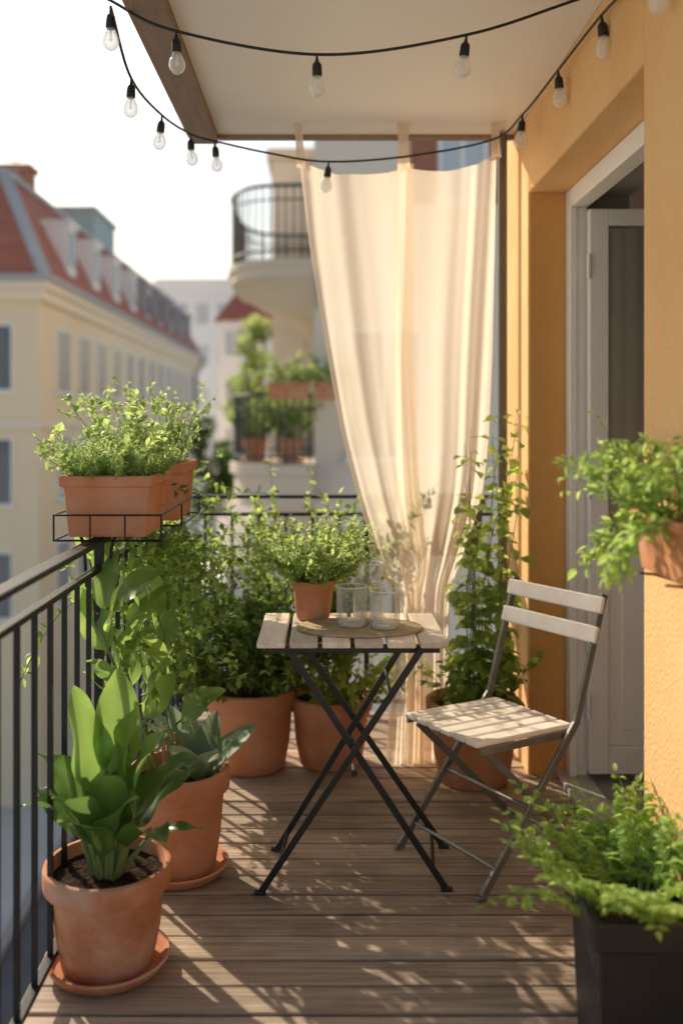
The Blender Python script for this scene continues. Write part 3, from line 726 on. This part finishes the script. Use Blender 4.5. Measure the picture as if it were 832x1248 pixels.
for (x,y,h) in ((-10.3,29.0,2.0),(-10.9,30,1.6),(-9.9,30.4,1.2)):
    m=MB(); m.tube([(x,y,8.6),(x,y,8.7+h)],.03,6)
    for q in range(3): m.tube([(x-.4,y,8.5+h-.25*q),(x+.4,y,8.5+h-.25*q)],.02,5)
    m.build('antenna','greytrim',ab)
m=MB(); m.tube([(XF+.4,58.5,5.2),(XF+.5,58.3,4.7),(XF+.12,58.2,4.2),(XF+.12,58.2,-9.4)],.12,8); m.build('downpipe','greytrim',ab,True)
fb=thing('pale_building','pale white block at the far end of the street','building',(-11,92,-9.5))
m=MB(); m.box(-16,-8.4,90,105,-9.5,14.3); m.build('wall','palewall',fb)
m=MB(); m.box(-16.2,-8.2,89.8,105.2,14.3,14.8); m.build('parapet','palewall',fb)
for k in range(3):
    for z in (10.5,6.5,2.5,-1.5): win(fb,(-13.6+2.0*k,90,z),1.1,2.0,'y','paleglass')
fb=thing('beige_building','narrow beige town house standing right of the pale block','building',(-6,70,-9.5))
m=MB(); m.box(-7.6,-2.0,68,84,-9.5,8.5); m.build('wall','palewall',fb)
m=MB(); m.add([(-7.9,67.7,8.5),(-1.7,67.7,8.5),(-1.7,84.3,8.5),(-7.9,84.3,8.5),(-6.5,69,10.6),(-3,69,10.6),(-3,83,10.6),(-6.5,83,10.6)],[(0,1,5,4),(1,2,6,5),(2,3,7,6),(3,0,4,7),(4,5,6,7)]); m.build('roof','redroof',fb)
for k in range(3):
    for z in (6,2.5,-1): win(fb,(-6.6+1.8*k,68,z),1.0,1.8,'y','paleglass')
# neighbour house with balconies
nb=thing('neighbour_house','stone coloured neighbouring house with a rounded balcony above a lower balcony','building',(2,14,-9.5))
m=MB(); m.box(-.15,6,14,30,-9.5,9); m.box(-.95,-.152,17.3,30,-9.5,6.1); m.build('wall','stonewall',nb)
m=MB(); m.box(-1.05,-.152,17.2,30.1,6.102,6.3); m.build('cornice','stoneslab',nb)
win(nb,(2.05,14,4.6),.62,1.7,'y','paleglass'); win(nb,(.9,14,.8),1.0,1.9,'y')
for xs in (1.28,2.46):
    m=MB(); m.box(xs,xs+.38,13.93,13.995,4.55,6.3)
    for q in range(12): m.box(xs+.03,xs+.35,13.915,13.928,4.62+.14*q,4.7+.14*q)
    m.build('shutter','shutter',nb)
def outline(sc,xo,x0=-.15,yc=15.2,ry=1.9,ex=.55,n=28):
    out=[]
    for k in range(n+1):
        a=-PI/2+PI*k/n; c,s_=math.cos(a),math.sin(a)
        out.append((x0-xo*sc*abs(c)**ex,yc+ry*(.4+.6*sc)*math.copysign(abs(s_)**ex,s_)))
    return out
def balc(z,lev,xo,rh,mt,nm,br):
    m=MB(); rows=[[V((x,y,z+dz)) for (x,y) in outline(sc,xo)] for (sc,dz) in lev]; m.grid(rows)
    m2=len(rows[0]); m.add(rows[0],[tuple(range(m2))]); m.add(rows[-1],[tuple(range(m2))])
    m.build(nm,mt,nb,True,ang=30)
    ol=outline(.95,xo)
    m=MB(); m.tube([(x,y,z+rh) for x,y in ol],.028,6); m.tube([(x,y,z+.12) for x,y in ol],.018,6); m.tube([(x,y,z+rh-.2) for x,y in ol],.013,6); m.build('balcony_rail','farmetal',nb,True)
    P=[V((x,y,0)) for x,y in ol]; tot=sum((P[i+1]-P[i]).length for i in range(len(P)-1))
    num=48; step=tot/num; acc=0; nxt=step/2
    for i in range(len(P)-1):
        seg=(P[i+1]-P[i]).length
        while nxt<=acc+seg:
            q=P[i].lerp(P[i+1],(nxt-acc)/seg); b=MB(); b.tube([(q.x,q.y,z+.02),(q.x,q.y,z+rh)],br,5)
            b.build('balcony_bar','farmetal',nb); nxt+=step
        acc+=seg
balc(3.62,[(1,0),(1.0,-.10),(.97,-.12),(.96,-.24),(.88,-.28),(.70,-.42),(.45,-.62),(.18,-.80)],1.33,1.05,'stoneslab','balcony_slab',.013)
balc(.70,[(1,0),(1,-.14),(.95,-.16),(.95,-.6)],1.30,1.0,'stoneslab','balcony_slab',.016)
def fpot(px,py,Y,w,h,label,n=14):
    q=at(px,py,Y); t,o=trough(label,q.x-w/2,q.x+w/2,Y-.15,Y+.15,q.z,q.z+h,'terra','flower_box','flower boxes on the neighbouring balcony')
    st,lf=MB(),MB(); bush(st,lf,o,.14,n,.6,.9,.12,.07,14,droop=1.1,sr=.005,cb=(.2,.9),xy=(w*3,1)); st.build('stems','stem',t); lf.build('foliage','l_far',t)
fpot(352,487,13.4,.6,.24,'terracotta flower box on the neighbouring balcony, nearer its outer end',34)
fpot(398,487,13.4,.4,.24,'terracotta flower box on the neighbouring balcony, beside the curtain edge',24)
for (sx,sy,lab,mm) in ((-1.05,14.4,'leafy green shrub at the outer end behind the lower neighbouring balcony rail','l_mid'),(-.5,14.0,'leafy green shrub in the middle behind the lower neighbouring balcony rail','l_mid')):
    t=thing('potted_shrub',lab,'shrub',(sx,sy,.705))
    m=MB(); m.lathe([(0,0),(.14,0),(.19,.3),(.2,.36),(.17,.36),(.16,.32),(0,.31)],(sx,sy,.705),20); m.build('pot','terra',t,True)
    st,lf=MB(),MB(); bush(st,lf,(sx,sy,1.02),.12,28,.85,.65,.12,.07,18,droop=.3,sr=.008,twigs=2,cb=(.2,.9)); st.build('stems','bark',t); lf.build('foliage',mm,t)
def tree(name,label,x,y,zb,ht,rad,mt,n,ls,zs=1.0):
    t=thing(name,label,'tree',(x,y,zb)); tr=MB(); tr.tube([(x,y,zb),(x+.1,y,zb+ht*.3),(x,y+.1,zb+ht*.6),(x+.1,y,zb+ht*.9)],[.2,.15,.1,.03],8)
    cl=[]
    for k in range(15):
        d=rdir(); c=V((x,y,zb+ht-rad*1.2*zs))+V((d.x*rad*.62,d.y*rad*.75,d.z*rad*zs)); cl.append((c,rad*U(.22,.42)))
        tr.tube([(x,y,zb+ht*U(.66,.8)),tuple(c)],[.06,.02],5)
    tr.build('trunk','bark',t,True); lf=MB()
    for k in range(n):
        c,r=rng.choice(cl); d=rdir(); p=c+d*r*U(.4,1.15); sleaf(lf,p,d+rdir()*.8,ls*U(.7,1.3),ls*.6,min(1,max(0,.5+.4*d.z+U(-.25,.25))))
    lf.build('crown','l_far' if mt=='l' else 'l_dark',t)
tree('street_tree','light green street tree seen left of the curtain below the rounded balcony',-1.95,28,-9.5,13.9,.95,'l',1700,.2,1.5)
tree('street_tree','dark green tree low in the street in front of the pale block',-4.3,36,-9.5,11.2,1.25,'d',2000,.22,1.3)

# ================================================================== light, world, camera
sd=V((-.53,.69,.515)).normalized()
el=math.asin(sd.z); az=math.atan2(sd.x,sd.y)
w=bpy.data.worlds.new('World'); scene.world=w; w.use_nodes=True
nt=w.node_tree; bg=nt.nodes['Background']; sky=nt.nodes.new('ShaderNodeTexSky'); sky.sky_type='NISHITA'; sky.sun_disc=False
sky.sun_elevation=el; sky.sun_rotation=az; sky.dust_density=2.6; sky.air_density=1.25; sky.ozone_density=1.0
nt.links.new(sky.outputs[0],bg.inputs['Color']); bg.inputs['Strength'].default_value=.15
ld=bpy.data.lights.new('sun','SUN'); ld.energy=5; ld.angle=R(.6); ld.color=(1,.87,.68)
lo=bpy.data.objects.new('sun',ld); COL.objects.link(lo); lo.rotation_euler=(-sd).to_track_quat('-Z','Y').to_euler(); lo.location=(-6,9,8)
cd=bpy.data.cameras.new('camera'); cam=bpy.data.objects.new('camera',cd); COL.objects.link(cam)
cam.location=(0,0,H); cam.rotation_euler=(R(90),0,0)
cd.sensor_fit='VERTICAL'; cd.sensor_height=36; cd.lens=F/1248*36
cd.shift_y=-(624-HZ)/1248; cd.shift_x=(416-VX)/1248
cd.clip_end=2000; cd.clip_start=.05
cd.dof.use_dof=True; cd.dof.focus_distance=2.75; cd.dof.aperture_fstop=1.35
scene.camera=cam
scene.view_settings.view_transform='Standard'; scene.view_settings.look='None'; scene.view_settings.exposure=0
